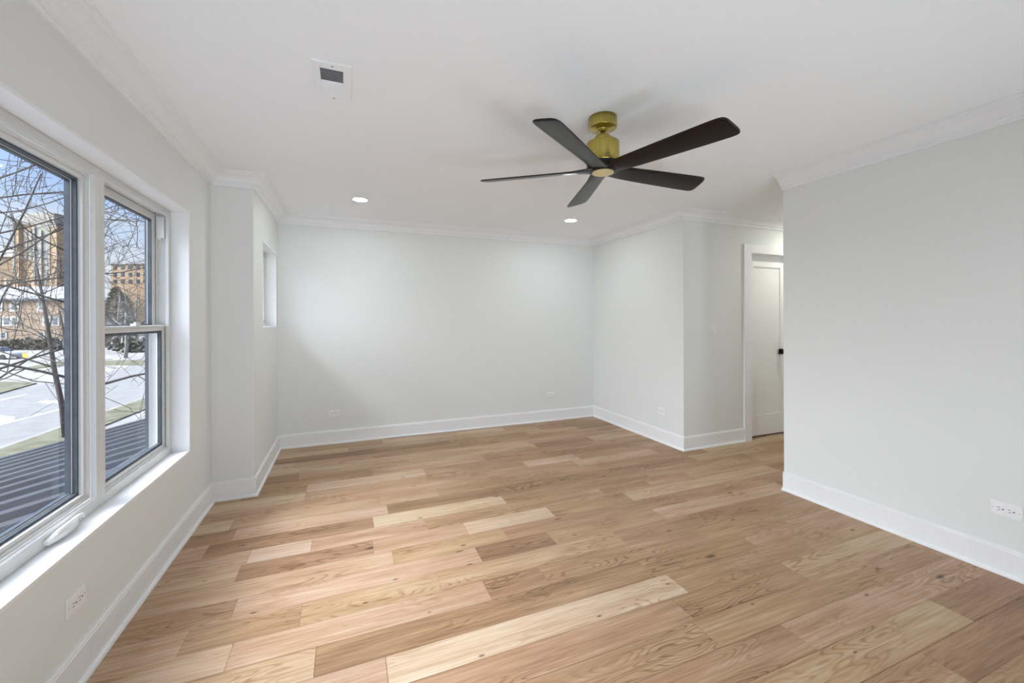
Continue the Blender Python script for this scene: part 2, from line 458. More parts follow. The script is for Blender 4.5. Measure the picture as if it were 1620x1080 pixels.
struct(MB().box((XO, YREAR - 0.15, H), (XHALL + 0.15, YB + 0.15, H + 0.18)).build('ceiling', 'ceil'), 'white painted ceiling', 'ceiling')
wl = MB()
def wall_with_holes(mb, xa, xb, ya, yb, holes):
    """wall in a plane of constant x, holes = [(y0, y1, z0, z1)] sorted in y"""
    y = ya
    for (h0, h1, z0, z1) in holes:
        mb.box((xa, y, 0), (xb, h0, H)); mb.box((xa, h0, 0), (xb, h1, z0)); mb.box((xa, h0, z1), (xb, h1, H)); y = h1
    mb.box((xa, y, 0), (xb, yb, H))
def grow(w): return (w[0] - L, w[1] + L, w[2] - L, w[3] + L)
wall_with_holes(wl, XO, XL, YREAR, YBAY, [grow(WIN)])
struct(wl.build('wall_left', 'wall'), 'pale grey window wall on the left', 'wall')
struct(MB().box((XO, YBAY, 0), (XB, YBAY + 0.15, H)).build('wall_bay', 'wall'), 'narrow pale grey return wall beside the window bay', 'wall')
ws = MB(); wall_with_holes(ws, -0.83, XB, YBAY + 0.15, YB, [grow(SML)])
struct(ws.build('wall_left_rear', 'wall'), 'short wall with a small high window in the left corner', 'wall')
struct(MB().box((-0.83, YB, 0), (XR + 0.12, YB + 0.15, H)).build('wall_back', 'wall'), 'pale grey back wall', 'wall')
struct(MB().box((XR, YE + 0.12, 0), (XR + 0.12, YB, H)).build('wall_right_rear', 'wall'), 'pale grey side wall beyond the hallway opening', 'wall')
DX0, DX1, DZ = 4.262, 4.965, 2.128       # door opening
wh = MB()
wh.box((XR, YE, 0), (DX0, YE + 0.12, H)); wh.box((DX0, YE, DZ), (DX1, YE + 0.12, H)); wh.box((DX1, YE, 0), (XHALL, YE + 0.12, H))
struct(wh.build('wall_hallway', 'wall'), 'hallway wall with the white door', 'wall')
struct(MB().box((XR, YREAR, 0), (XR + 0.14, YG, H)).box((XR + 0.14, YG - 0.12, 0), (XHALL, YG, H)).build('wall_right', 'wall'), 'large pale grey wall on the right', 'wall')
struct(MB().box((XHALL, YG - 0.12, 0), (XHALL + 0.12, YE + 0.12, H)).build('wall_hallway_end', 'wall'))
struct(MB().box((XO, YREAR - 0.15, 0), (XR + 0.14, YREAR, H)).build('wall_rear', 'charcoal'), 'unseen wall behind the camera, darkened to cut bounced light', 'wall')
struct(MB().box((DX0 - 0.1, YE + 0.16, 0), (DX1 + 0.1, YE + 0.18, H)).build('wall_closet', 'wall'))

# ------------------------------------------------------------------ swept trim: crown and baseboards
CROWN = [(0, .103), (.014, .103), (.017, .098), (.017, .088), (.026, .085), (.028, .077), (.036, .074), (.041, .072), (.044, .062), (.051, .048),
         (.063, .036), (.079, .028), (.094, .023), (.096, .017), (.106, .014), (.108, .007), (.115, .005), (.115, 0), (0, 0)]
BASE = [(0, 0), (.031, 0), (.031, .008), (.028, .015), (.021, .020), (.016, .021), (.016, .132), (.013, .136), (.013, .143), (.009, .147), (0, .147)]
def sweep(path, prof, conv, names, m, label, cat):
    """path: floor-plan points; room lies on the left of the path. one mesh per stretch, mitred at the corners"""
    pts = [Vector((p[0], p[1])) for p in path]
    dirs = [(pts[i + 1] - pts[i]).normalized() for i in range(len(pts) - 1)]
    nor = [Vector((-d.y, d.x)) for d in dirs]
    miter = []
    for i in range(len(pts)):
        if i == 0: miter.append(nor[0])
        elif i == len(pts) - 1: miter.append(nor[-1])
        else:
            a, b = nor[i - 1], nor[i]
            miter.append((a + b) / (1 + a.dot(b)))
    for i, nm in enumerate(names):
        mb = MB(); n = len(prof)
        for e in (i, i + 1):
            for (o, z) in prof:
                q = pts[e] + miter[e] * o
                mb.v.append((q.x, q.y, conv(z)))
        for k in range(n):
            j = (k + 1) % n
            mb.f.append((k, j, n + j, n + k)); mb.smooth.append(False)
        mb.f.append(tuple(range(n))); mb.smooth.append(False)
        mb.f.append(tuple(reversed(range(n, 2 * n)))); mb.smooth.append(False)
        struct(mb.build(nm, m), label, cat)
P_in = [(XR, YREAR), (XR, YG)]
P_main = [(XHALL, YE), (XR, YE), (XR, YB), (XB, YB), (XB, YBAY), (XL, YBAY), (XL, YREAR)]
cz = lambda z: H - z
sweep(P_in, CROWN, cz, ['trim_1'], 'trim', 'white stepped crown moulding', 'moulding')
sweep(P_main, CROWN, cz, ['trim_2', 'trim_3', 'trim_4', 'trim_5', 'trim_6', 'trim_7'], 'trim', 'white stepped crown moulding', 'moulding')
bz = lambda z: z
CAS = 0.112
sweep(P_in, BASE, bz, ['baseboard_right'], 'trim', 'white baseboard', 'baseboard')
sweep([(DX0 - CAS, YE)] + P_main[1:], BASE, bz, ['baseboard_hallway', 'baseboard_right_rear', 'baseboard_back', 'baseboard_left_rear', 'baseboard_bay', 'baseboard_left'], 'trim', 'white baseboard', 'baseboard')

# ------------------------------------------------------------------ door
door = empty('door_1', ((DX0 + DX1) / 2, YE, 0)); struct(door, 'white single panel door with black knob in the hallway', 'door')
cs = MB()
cs.box((DX0 - CAS, YE - 0.020, 0), (DX0 + 0.004, YE, DZ + 0.09)); cs.box((DX1 - 0.004, YE - 0.020, 0), (DX1 + CAS, YE, DZ + 0.09)); cs.box((DX0 + 0.004, YE - 0.020, DZ - 0.004), (DX1 - 0.004, YE, DZ + 0.09))
cs.build('casing', 'trim', door, bevel=0.002)
jb = MB()
jb.box((DX0, YE, 0), (DX0 + 0.016, YE + 0.12, DZ)); jb.box((DX1 - 0.016, YE, 0), (DX1, YE + 0.12, DZ)); jb.box((DX0 + 0.016, YE, DZ - 0.004), (DX1 - 0.016, YE + 0.12, DZ))
jb.box((DX0 + 0.016, YE + 0.085, DZ - 0.10), (DX1 - 0.016, YE + 0.12, DZ - 0.004))
jb.build('jamb', 'trim', door)
sx0, sx1, sy, sz0, sz1 = DX0 + 0.019, DX1 - 0.026, YE + 0.05, 0.022, 2.047
slab = MB()
slab.box((sx0, sy, sz0), (sx0 + 0.108, sy + 0.035, sz1)); slab.box((sx1 - 0.108, sy, sz0), (sx1, sy + 0.035, sz1))
slab.box((sx0 + .108, sy, sz1 - 0.066), (sx1 - .108, sy + 0.035, sz1)); slab.box((sx0 + .108, sy, sz0), (sx1 - .108, sy + 0.035, 0.255))
slab_o = slab.build('door_slab', 'door', door)
pn = MB(); pn.box((sx0 + .108, sy + 0.011, 0.255), (sx1 - .108, sy + 0.028, sz1 - 0.066))
pn.build('panel', 'door', slab_o)
kx, kz = px(1238.5, 556, Y=sy - 0.03).x, px(1238.5, 556, Y=sy - 0.03).z
kb = MB(); kb.box((kx - 0.033, sy - 0.008, kz - 0.033), (kx + 0.033, sy, kz + 0.033))
kb.build('knob_plate', 'black', slab_o, bevel=0.002)
kn = MB(); kn.tube([(kx, sy - 0.008, kz), (kx, sy - 0.03, kz)], [0.011, 0.011], 16); kn.box((kx - 0.027, sy - 0.062, kz - 0.027), (kx + 0.027, sy - 0.03, kz + 0.027))
kn.build('knob', 'black', slab_o, bevel=0.004)

# ------------------------------------------------------------------ windows in the bay
def liner(name, win, x0, x1, label):
    y0, y1, z0, z1 = win
    m = MB(); m.ring((y0 - L, z0 - L, y1 + L, z1 + L), (y0, z0, y1, z1), 'X', x0, x1)
    struct(m.build(name, 'trim'), label, 'window trim')
XF = -1.05
liner('trim_8', WIN, XO + 0.005, XL + 0.001, 'white window reveal and sill')
liner('trim_9', SML, -0.825, XB + 0.001, 'white reveal of the small high window')

def pane(parent, y0, z0, y1, z1, x):
    MB().box((x - 0.002, y0, z0), (x + 0.002, y1, z1)).build('pane', 'glass', parent)
def ringY(mb, y0, z0, y1, z1, t, x0, x1, tb=None):
    tb = t if tb is None else tb
    mb.ring((y0, z0, y1, z1), (y0 + t, z0 + tb, y1 - t, z1 - t), 'X', x0, x1)

def double_hung(name, y0, y1, z0, z1, label):
    root = empty(name, (XF, (y0 + y1) / 2, z0)); struct(root, label, 'window')
    fr = MB()
    ringY(fr, y0, z0, y1, z1, 0.036, XF - 0.018, XF, 0.042)
    ringY(fr, y0, z0, y1, z1, 0.024, XF - 0.118, XF - 0.018, 0.034)
    for yy in (y0 + 0.024, y1 - 0.036):      # parting strips of the side tracks
        fr.box((XF - 0.066, yy, z0 + .034), (XF - 0.058, yy + 0.012, z1 - .024)); fr.box((XF - 0.110, yy, z0 + .034), (XF - 0.102, yy + 0.012, z1 - .024))
    fr.build('frame', 'vinyl', root, bevel=0.0015)
    zm = 1.352
    # upper sash, the outer one
    us = MB(); ringY(us, y0 + .028, zm - 0.036, y1 - .028, z1 - .027, 0.042, XF - 0.100, XF - 0.068, 0.036)
    uo = us.build('upper_sash', 'vinyl', root, bevel=0.002)
    g = MB(); ringY(g, y0 + .070, zm, y1 - .070, z1 - .069, 0.008, XF - 0.094, XF - 0.076)
    g.build('gasket', 'gasket', uo)
    pane(uo, y0 + .070, zm, y1 - .070, z1 - .069, XF - 0.086)
    # lower sash, the inner one
    ls = MB(); ringY(ls, y0 + .026, z0 + .036, y1 - .026, zm, 0.034, XF - 0.054, XF - 0.022, 0.036)
    ls.box((XF - 0.022, y0 + .026, zm - 0.010), (XF - 0.010, y1 - .026, zm))
    ls.box((XF - 0.022, y0 + .04, z0 + 0.040), (XF - 0.012, y1 - .04, z0 + 0.052))
    lo = ls.build('lower_sash', 'vinyl', root, bevel=0.002)
    g = MB(); ringY(g, y0 + .060, z0 + .072, y1 - .060, zm - 0.034, 0.014, XF - 0.048, XF - 0.030)
    g.build('gasket', 'gasket', lo)
    pane(lo, y0 + .060, z0 + .072, y1 - .060, zm - 0.034, XF - 0.039)
    sc = MB(); ringY(sc, y0 + .024, z0 + .034, y1 - .024, z1 - .024, 0.020, XF - 0.120, XF - 0.104)
    sc.build('screen_frame', 'gasket', root)
    bc = MB(); bc.box((XF - 0.060, y1 - 0.046, z1 - 0.180), (XF - 0.020, y1 - 0.024, z1 - 0.042)); bc.box((XF - 0.050, y1 - 0.050, z1 - 0.190), (XF - 0.036, y1 - 0.040, z1 - 0.180))
    bc.build('balance_cover', 'vinyl', root, bevel=0.001)
    lc = MB(); lc.box((XF - 0.040, (y0 + y1) / 2 - 0.03, zm), (XF - 0.014, (y0 + y1) / 2 + 0.03, zm + 0.012)); lc.box((XF - 0.032, (y0 + y1) / 2 - 0.01, zm + 0.012), (XF - 0.022, (y0 + y1) / 2 + 0.035, zm + 0.02))
    lc.build('sash_lock', 'vinyl', lo, bevel=0.002)
    return root
def casement(name, y0, y1, z0, z1, label):
    root = empty(name, (XF, (y0 + y1) / 2, z0)); struct(root, label, 'window')
    fr = MB()
    ringY(fr, y0, z0, y1, z1, 0.040, XF - 0.022, XF, 0.052)
    ringY(fr, y0, z0, y1, z1, 0.030, XF - 0.086, XF - 0.022, 0.040)
    fr.build('frame', 'vinyl', root, bevel=0.002)
    sa = MB(); a = (y0 + .044, z0 + .056, y1 - .044, z1 - .044)
    ringY(sa, *a, 0.012, XF - 0.034, XF - 0.020)
    ringY(sa, a[0] + .006, a[1] + .006, a[2] - .006, a[3] - .006, 0.024, XF - 0.080, XF - 0.030)
    so = sa.build('sash', 'vinyl', root, bevel=0.0015)
    gk = MB()
    b = (a[0] + .024, a[1] + .024, a[2] - .024, a[3] - .024)
    ringY(gk, *b, 0.016, XF - 0.062, XF - 0.046); ringY(gk, b[0] + .004, b[1] + .004, b[2] - .004, b[3] - .004, 0.018, XF - 0.084, XF - 0.066)
    gk.build('gasket', 'gasket', so)
    bd = MB(); ringY(bd, b[0] + .002, b[1] + .002, b[2] - .002, b[3] - .002, 0.016, XF - 0.066, XF - 0.062)
    bd.build('glazing_bead', 'vinyl', so)
    pane(so, b[0] + .006, b[1] + .006, b[2] - .006, b[3] - .006, XF - 0.074)
    return root
zb, zt = WIN[2] + 0.001, WIN[3] - 0.001
case = casement('window_1', 1.32, 2.481, zb, zt, 'wide white casement window at the left edge of the photo')
double_hung('window_2', 2.482, 3.311, zb, zt, 'narrow white double hung window on the right of the bay')
double_hung('window_3', 0.422, 1.319, zb, zt, 'white double hung window on the left of the bay')
# folded crank handle of the casement
hy0, hy1, hz = 2.085, 2.285, zb
cr = empty('crank_handle', (XF + 0.015, (hy0 + hy1) / 2, hz), case)
hb = MB()
n = 24; prof = []
for k in range(n + 1):                       # boat shaped cover
    t = k / n
    y = hy0 + (hy1 - hy0) * t
    w = 0.006 + 0.026 * math.sin(math.pi * min(1, (0.06 + t * 0.94))) ** 0.6
    h = 0.010 + 0.020 * math.sin(math.pi * (0.12 + 0.74 * t)) ** 0.8
    prof.append((y, w, h))
v0 = len(hb.v)
for y, w, h in prof:
    hb.v += [(XF + 0.001, y, hz + 0.012), (XF + w, y, hz + 0.012), (XF + w * 0.92, y, hz + 0.012 + h * 0.7), (XF + w * 0.45, y, hz + 0.012 + h), (XF + 0.001, y, hz + 0.012 + h)]
for k in range(n):
    for j in range(5):
        q = (j + 1) % 5
        hb.f.append((v0 + k * 5 + j, v0 + k * 5 + q, v0 + (k + 1) * 5 + q, v0 + (k + 1) * 5 + j)); hb.smooth.append(True)
hb.f.append(tuple(v0 + j for j in range(5))); hb.smooth.append(False)
hb.f.append(tuple(v0 + n * 5 + j for j in reversed(range(5)))); hb.smooth.append(False)
hb.build('crank_cover', 'plastic', cr)
ha = MB(); ha.tube([(XF + 0.020, hy0 + 0.03, hz + 0.040), (XF + 0.022, hy0 + 0.09, hz + 0.046), (XF + 0.023, hy1 - 0.035, hz + 0.048), (XF + 0.024, hy1 - 0.006, hz + 0.042), (XF + 0.026, hy1, hz + 0.030)],
                   [0.007, 0.006, 0.007, 0.008, 0.006], 10)
ha.build('crank_arm', 'plastic', cr)
# small high window
y0, y1, z0, z1 = SML
sw = empty('window_4', (-0.765, (y0 + y1) / 2, z0)); struct(sw, 'small high white window in the left corner', 'window')
f4 = MB(); ringY(f4, y0 + .001, z0 + .001, y1 - .001, z1 - .001, 0.035, -0.82, -0.765); ringY(f4, y0 + .030, z0 + .030, y1 - .030, z1 - .030, 0.03, -0.80, -0.778)
f4.build('frame', 'vinyl', sw, bevel=0.002)
pane(sw, y0 + .055, z0 + .055, y1 - .055, z1 - .055, -0.79)

# ------------------------------------------------------------------ ceiling fan
def build_fan():
    cx, cy = 1.352, 1.982
    root = empty('ceiling_fan', (cx, cy, H))
    tag(root, 'five blade dark walnut ceiling fan with brushed brass motor', 'ceiling fan')
    c = (cx, cy, 0)
    MB().lathe([(0.079, H - 0.001), (0.079, H - 0.058), (0.076, H - 0.062), (0.036, H - 0.064), (0.034, H - 0.066)], c).build('canopy', 'brass', root, (cx, cy, H))
    MB().lathe([(0.034, H - 0.060), (0.034, H - 0.070), (0.029, H - 0.075), (0.026, H - 0.076), (0.026, H - 0.079), (0.014, H - 0.081)], c, 32).build('canopy_ring', 'brass', root, (cx, cy, H))
    MB().lathe([(0.013, H - 0.078), (0.013, H - 0.135)], c, 24).build('downrod', 'brass', root, (cx, cy, H))
    MB().lathe([(0.016, 2.415), (0.040, 2.413), (0.042, 2.410), (0.042, 2.378)], c, 40).build('motor_collar', 'brass', root, (cx, cy, H))
    MB().lathe([(0.042, 2.380), (0.084, 2.378), (0.090, 2.374), (0.091, 2.368), (0.091, 2.262), (0.088, 2.256), (0.06, 2.254)], c, 64).build('motor_housing', 'brass', root, (cx, cy, H))
    # hub below the motor and five blades that grow out of it
    MB().lathe([(0.05, 2.266), (0.088, 2.264), (0.091, 2.250), (0.088, 2.222), (0.078, 2.212), (0.066, 2.208)], c, 48).build('hub', 'blade', root, (cx, cy, H))
    MB().lathe([(0.060, 2.210), (0.060, 2.2055), (0.058, 2.2045)], c, 48).build('hub_cover', 'brass_disc', root, (cx, cy, H))
    R = 0.705
    stations = [(0.035, 0.052, 0.0), (0.07, 0.056, 0.25), (0.11, 0.056, 0.6), (0.16, 0.057, 0.9), (0.22, 0.060, 1), (0.32, 0.065, 1), (0.45, 0.070, 1), (0.58, 0.0745, 1), (0.655, 0.076, 1),
                (0.680, 0.0745, 1), (0.695, 0.069, 1), (0.703, 0.060, 1), (0.706, 0.05, 1)]
    pitch = math.radians(14.5)
    me = None
    for i, ang in enumerate((-72.5, -0.5, 71.5, 143.5, 215.5)):
        if me is None:
            b = MB(); K = 12; th = 0.0068
            for (r, hw, tw) in stations:
                p = pitch * (0.25 + 0.75 * tw)
                skew = -0.030 * (r / R) if r > 0.64 else -0.030 * (r / R)
                t2 = th * (1.6 - 0.6 * min(1, r / 0.2)); 
                ringp = []
                for k in range(K):
                    a = 2 * math.pi * k / K
                    u = math.copysign(abs(math.cos(a)) ** 0.45, math.cos(a)) * hw
                    w = math.copysign(abs(math.sin(a)) ** 0.6, math.sin(a)) * t2
                    z0 = 2.224 - 0.002 * tw
                    # +u edge (counter-clockwise side) is the low one
                    rr = r + 0.010 * (u / 0.076) * (1 if r > 0.6 else 0)
                    ringp.append((rr, u * math.cos(p) - w * math.sin(p), z0 - u * math.sin(p) + w * math.cos(p) - H))
                b.v += ringp
            ns = len(stations)
            for s_ in range(ns - 1):
                for k in range(K):
                    j = (k + 1) % K
                    b.f.append((s_ * K + k, s_ * K + j, (s_ + 1) * K + j, (s_ + 1) * K + k)); b.smooth.append(True)
            b.f.append(tuple(range(K))); b.smooth.append(False)
            b.f.append(tuple((ns - 1) * K + k for k in range(K))); b.smooth.append(False)
            o = b.build('blade', 'blade', root, (0, 0, 0)); me = o.data
            md = o.modifiers.new('edges', 'EDGE_SPLIT'); md.split_angle = math.radians(50)
        else:
            o = o.copy(); COL.objects.link(o)
        o.location = (0, 0, 0); o.rotation_euler = (0, 0, math.radians(ang))
build_fan()

# ------------------------------------------------------------------ recessed lights
def downlight(x, y, label, lens='lens'):
    root = empty('recessed_light', (x, y, H))
    tag(root, label, 'ceiling light', 'recessed ceiling lights')
    MB().lathe([(0.062, H - 0.0005), (0.078, H - 0.0005), (0.078, H - 0.003), (0.074, H - 0.006), (0.064, H - 0.006), (0.062, H - 0.004)], (x, y, 0), 40).build('trim_ring', 'plastic', root, (x, y, H))
    MB().lathe([(0.062, H - 0.001), (0.062, H - 0.0045)], (x, y, 0), 40).build('lens', lens, root, (x, y, H))
downlight(0.13, 4.162, 'lit recessed ceiling light nearer the window side, above the back wall')
downlight(2.404, 4.167, 'lit recessed ceiling light behind the fan near the right corner')
downlight(0.13, -0.25, 'lit recessed ceiling light over the camera, window side')
downlight(2.404, -0.25, 'lit recessed ceiling light over the camera, by the right wall')
downlight(5.05, 2.83, 'lit recessed ceiling light in the hallway before the door', 'hall_lens')

# unseen fill lamps added behind the camera to brighten the ceiling
UPW = 12.4
def uplight(x, y, tx, ty, label, k):
    root = empty('added_uplight', (x, y, 0)); tag(root, label, 'fill light', 'added fill uplights')
    d = (Vector((tx, ty, H)) - Vector((x, y, 0.30))).normalized()
    MB().lathe([(0.10, 0.0), (0.10, 0.012), (0.02, 0.02), (0.012, 0.03), (0.012, 0.20)], (x, y, 0), 32).build('base', 'black', root, (x, y, 0))
    cn_ = MB().lathe([(0.03, -0.10), (0.20, -0.07), (0.29, 0.0), (0.28, 0.0), (0.19, -0.06)], (0, 0, 0), 32).build('can', 'black', None)
    cn_.parent = root; cn_.location = (0, 0, 0.30); cn_.rotation_euler = d.to_track_quat('Z', 'Y').to_euler()
    ld = bpy.data.lights.new('fill_spot', 'SPOT'); ld.energy = k * UPW * 4 * math.pi; ld.spot_size = math.radians(105); ld.spot_blend = 1.0; ld.shadow_soft_size = 0.26; ld.color = (0.84, 0.96, 1.05)
    lo = bpy.data.objects.new('fill_spot', ld); COL.objects.link(lo); lo.parent = root; lo.location = Vector((0, 0, 0.30)) + d * 0.03
    lo.rotation_euler = (-d).to_track_quat('Z', 'Y').to_euler()
uplight(-0.1, -1.2, 0.3, 3.0, 'added black fill uplight behind the camera, nearest the windows', 0.85)
uplight(1.1, -1.4, 1.2, 3.0, 'added black fill uplight behind the camera, middle of the three', 0.65)
uplight(2.4, -1.1, 2.3, 2.9, 'added black fill uplight behind the camera, nearest the right wall', 0.6)

# ------------------------------------------------------------------ ceiling vent
def build_vent():
    x0, x1, y0, y1 = -0.137, 0.028, 1.988, 2.316
    cx, cy = (x0 + x1) / 2, (y0 + y1) / 2
    root = empty('air_vent', (cx, cy, H)); tag(root, 'white rectangular louvered air vent on the ceiling', 'air vent')
    ix0, ix1, iy0, iy1 = x0 + 0.032, x1 - 0.036, y0 + 0.050, y1 - 0.050
    ym = (iy0 + iy1) / 2
    fr = MB(); fr.ring((x0, y0, x1, y1), (ix0, iy0, ix1, iy1), 'Z', H - 0.009, H - 0.0005)
    fr.box((ix0, ym - 0.005, H - 0.009), (ix1, ym + 0.005, H - 0.001))
    fr.build('vent_frame', 'plastic', root, (cx, cy, H), bevel=0.002)
    MB().box((ix0, iy0, H - 0.0012), (ix1, iy1, H - 0.0004)).build('vent_backing', 'duct', root, (cx, cy, H))
    for sgn, a, b in ((1, iy0, ym - 0.005), (-1, ym + 0.005, iy1)):
        n = 9
        for k in range(n):
            yc = a + (b - a) * (k + 0.5) / n
            s_ = MB(); w = (b - a) / n
            dy = -0.42 * w if sgn > 0 else 0.40 * w
            za, zbv = H - 0.0015, H - 0.0065
            s_.v += [(ix0, yc - dy, za), (ix1, yc - dy, za), (ix1, yc + dy, zbv), (ix0, yc + dy, zbv), (ix0, yc - dy, za - 0.0012), (ix1, yc - dy, za - 0.0012), (ix1, yc + dy, zbv - 0.0012), (ix0, yc + dy, zbv - 0.0012)]
            for f in ((0, 3, 2, 1), (4, 5, 6, 7), (0, 1, 5, 4), (1, 2, 6, 5), (2, 3, 7, 6), (3, 0, 4, 7)):
                s_.f.append(f); s_.smooth.append(False)
            s_.build('louver', 'louver', root, (cx, cy, H))
    for yy in (y0 + 0.022, y1 - 0.022):
        MB().lathe([(0.0, H - 0.0115), (0.004, H - 0.011), (0.0045, H - 0.009)], (cx + 0.002, yy, 0), 12).build('screw', 'screw', root, (cx, cy, H))
build_vent()

# ------------------------------------------------------------------ outlets and switch, built flat in (u, v) then turned onto the wall
def outlet(loc, rotz, label):
    """horizontal duplex outlet: width along local x, face towards local -y"""
    root = empty('wall_outlet', loc); root.rotation_euler = (0, 0, rotz)
    tag(root, label, 'wall outlet', 'white wall outlets')
    def add(mb, name, m, parent=root, bevel=0.0):
        o = mb.build(name, m, None, (0, 0, 0), bevel); o.parent = parent; return o
    add(MB().box((-0.0585, -0.006, -0.037), (0.0585, 0, 0.037)), 'cover_plate', 'plastic', root, 0.003)
    for sx in (-0.0195, 0.0195):
        r = add(MB().box((sx - 0.0165, -0.0085, -0.0165), (sx + 0.0165, -0.006, 0.0165)), 'receptacle', 'plastic', root, 0.002)
        s_ = MB()
        s_.box((sx - 0.011, -0.0090, 0.0050), (sx - 0.001, -0.0084, 0.0075)); s_.box((sx - 0.010, -0.0090, -0.0075), (sx - 0.001, -0.0084, -0.0050))
        s_.box((sx + 0.006, -0.0090, -0.0028), (sx + 0.0125, -0.0084, 0.0028))
        add(s_, 'slots', 'slot', r)
    for sx in (-0.048, 0.048):
        add(MB().box((sx - 0.003, -0.0068, -0.0012), (sx + 0.003, -0.0060, 0.0012)), 'screw', 'screw', root)
    return root
outlet((-0.128, YB, 0.338), 0, 'white wall outlet on the back wall, at the end near the window side')
outlet((2.595, YB, 0.352), 0, 'white wall outlet on the back wall, at the end near the right corner')
outlet((XR, 3.68, 0.352), math.pi / 2 * 3, 'white wall outlet on the side wall beyond the hallway opening')
outlet((XR, 1.075, 0.350), math.pi / 2 * 3, 'white wall outlet low on the large right wall')
outlet((XL, 2.072, 0.320), math.pi / 2, 'white wall outlet low under the big window')
def switch(loc, rotz, label):
    root = empty('light_switch', loc); root.rotation_euler = (0, 0, rotz); tag(root, label, 'light switch')
    def add(mb, name, m, parent=root, bevel=0.0):
        o = mb.build(name, m, None, (0, 0, 0), bevel); o.parent = parent; return o
    add(MB().box((-0.037, -0.007, -0.0585), (0.037, 0, 0.0585)), 'cover_plate', 'plastic', root, 0.003)
    add(MB().box((-0.0165, -0.010, -0.033), (0.0165, -0.007, 0.033)), 'rocker', 'plastic', root, 0.0015)
    add(MB().box((0.004, -0.016, -0.030), (0.013, -0.0095, -0.012)), 'dimmer_slider', 'plastic', root, 0.001)
    return root
switch((3.69, YE, 1.255), 0, 'white dimmer switch on the hallway wall left of the door')

# ================================================================== outdoors
M['roofmetal'] = noise_mat('porch_roof_metal', (0.250, 0.256, 0.281), (0.312, 0.319, 0.344), 3, 0.45, 0.4)
M['roofrib'] = noise_mat('porch_roof_rib', (0.024, 0.027, 0.036), (0.034, 0.038, 0.048), 3, 0.5, 0.4)
M['asphalt'] = noise_mat('asphalt', (0.216, 0.207, 0.198), (0.259, 0.249, 0.237), 1.5, 0.9, 0.2)
M['concrete'] = noise_mat('concrete', (0.274, 0.259, 0.235), (0.321, 0.305, 0.280), 0.6, 0.9, 0.2)
M['grass'] = noise_mat('winter_grass', (0.115, 0.108, 0.068), (0.20, 0.188, 0.130), 1.8, 0.95, 0.1, detail=8)
M['paint'] = noise_mat('road_paint', (0.50, 0.50, 0.49), (0.55, 0.55, 0.54), 6, 0.8, 0.2)
M['brick'] = noise_mat('tan_brick', (0.270, 0.196, 0.138), (0.359, 0.264, 0.186), 2.5, 0.9, 0.2, 0, (1, 1, 3), 6)
M['brick2'] = noise_mat('golden_brick', (0.340, 0.234, 0.138), (0.440, 0.312, 0.196), 1.2, 0.9, 0.2, 0, (1, 1, 2), 6)
M['brick3'] = noise_mat('brown_brick', (0.200, 0.136, 0.089), (0.270, 0.186, 0.118), 1.2, 0.9, 0.2, 0, (1, 1, 2), 6)
M['stone'] = noise_mat('pale_stone', (0.270, 0.245, 0.206), (0.364, 0.341, 0.301), 1.0, 0.9, 0.2, 0, (1, 1, 1), 6)
M['slate'] = noise_mat('grey_roof', (0.288, 0.288, 0.302), (0.360, 0.360, 0.374), 1.2, 0.9, 0.2, 0, (1, 1, 3), 6)
M['wintrim'] = mat('far_window_trim', (0.42, 0.41, 0.38), 0.7)
M['winglass'] = mat('far_window_glass', (0.06, 0.07, 0.09), 0.15, 0, 0.6)
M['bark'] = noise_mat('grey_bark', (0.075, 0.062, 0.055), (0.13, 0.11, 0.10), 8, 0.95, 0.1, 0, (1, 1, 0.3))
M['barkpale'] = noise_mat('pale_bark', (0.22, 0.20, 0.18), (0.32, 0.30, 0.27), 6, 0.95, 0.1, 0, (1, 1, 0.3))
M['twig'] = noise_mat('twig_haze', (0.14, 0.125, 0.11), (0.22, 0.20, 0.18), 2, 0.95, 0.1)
M['conifer'] = noise_mat('conifer_green', (0.06, 0.075, 0.04), (0.13, 0.145, 0.09), 1.5, 0.95, 0.1)
M['hedge'] = noise_mat('dark_hedge', (0.05, 0.05, 0.035), (0.11, 0.10, 0.075), 1.5, 0.95, 0.1, detail=8)
M['carpaint'] = mat('silver_car_paint', (0.5, 0.51, 0.53), 0.35, 0.2)
M['tyre'] = mat('tyre_rubber', (0.02, 0.02, 0.02), 0.8)
M['yellow'] = mat('yellow_sign', (0.65, 0.45, 0.03), 0.5)
M['steel'] = mat('steel_post', (0.30, 0.30, 0.31), 0.5, 0.5)
M['siding'] = noise_mat('siding', (0.45, 0.45, 0.44), (0.5, 0.5, 0.49), 3, 0.8, 0.2)

C, Sn = math.cos(YAW), math.sin(YAW)
def cf(r, f):                      # street grid: r along, f across the street
    return (r * C + f * Sn, -r * Sn + f * C)
UR, UF = (C, -Sn), (Sn, C)
def gp(x, y, z=GZ):
    p = px(x, y, Z=z); return (p.x, p.y)

# ground
g = MB(); g.quad((-400, -200, GZ), (300, -200, GZ), (300, 500, GZ), (-400, 500, GZ)); g.v = g.v
struct(g.build('ground', 'concrete', fix=False), 'pale concrete pavement and road outside', 'ground')
def slab_on_ground(name, poly, h, m, label, cat):
    b = MB(); b.prism(poly, GZ - 0.02, GZ + h); struct(b.build(name, m), label, cat); return b
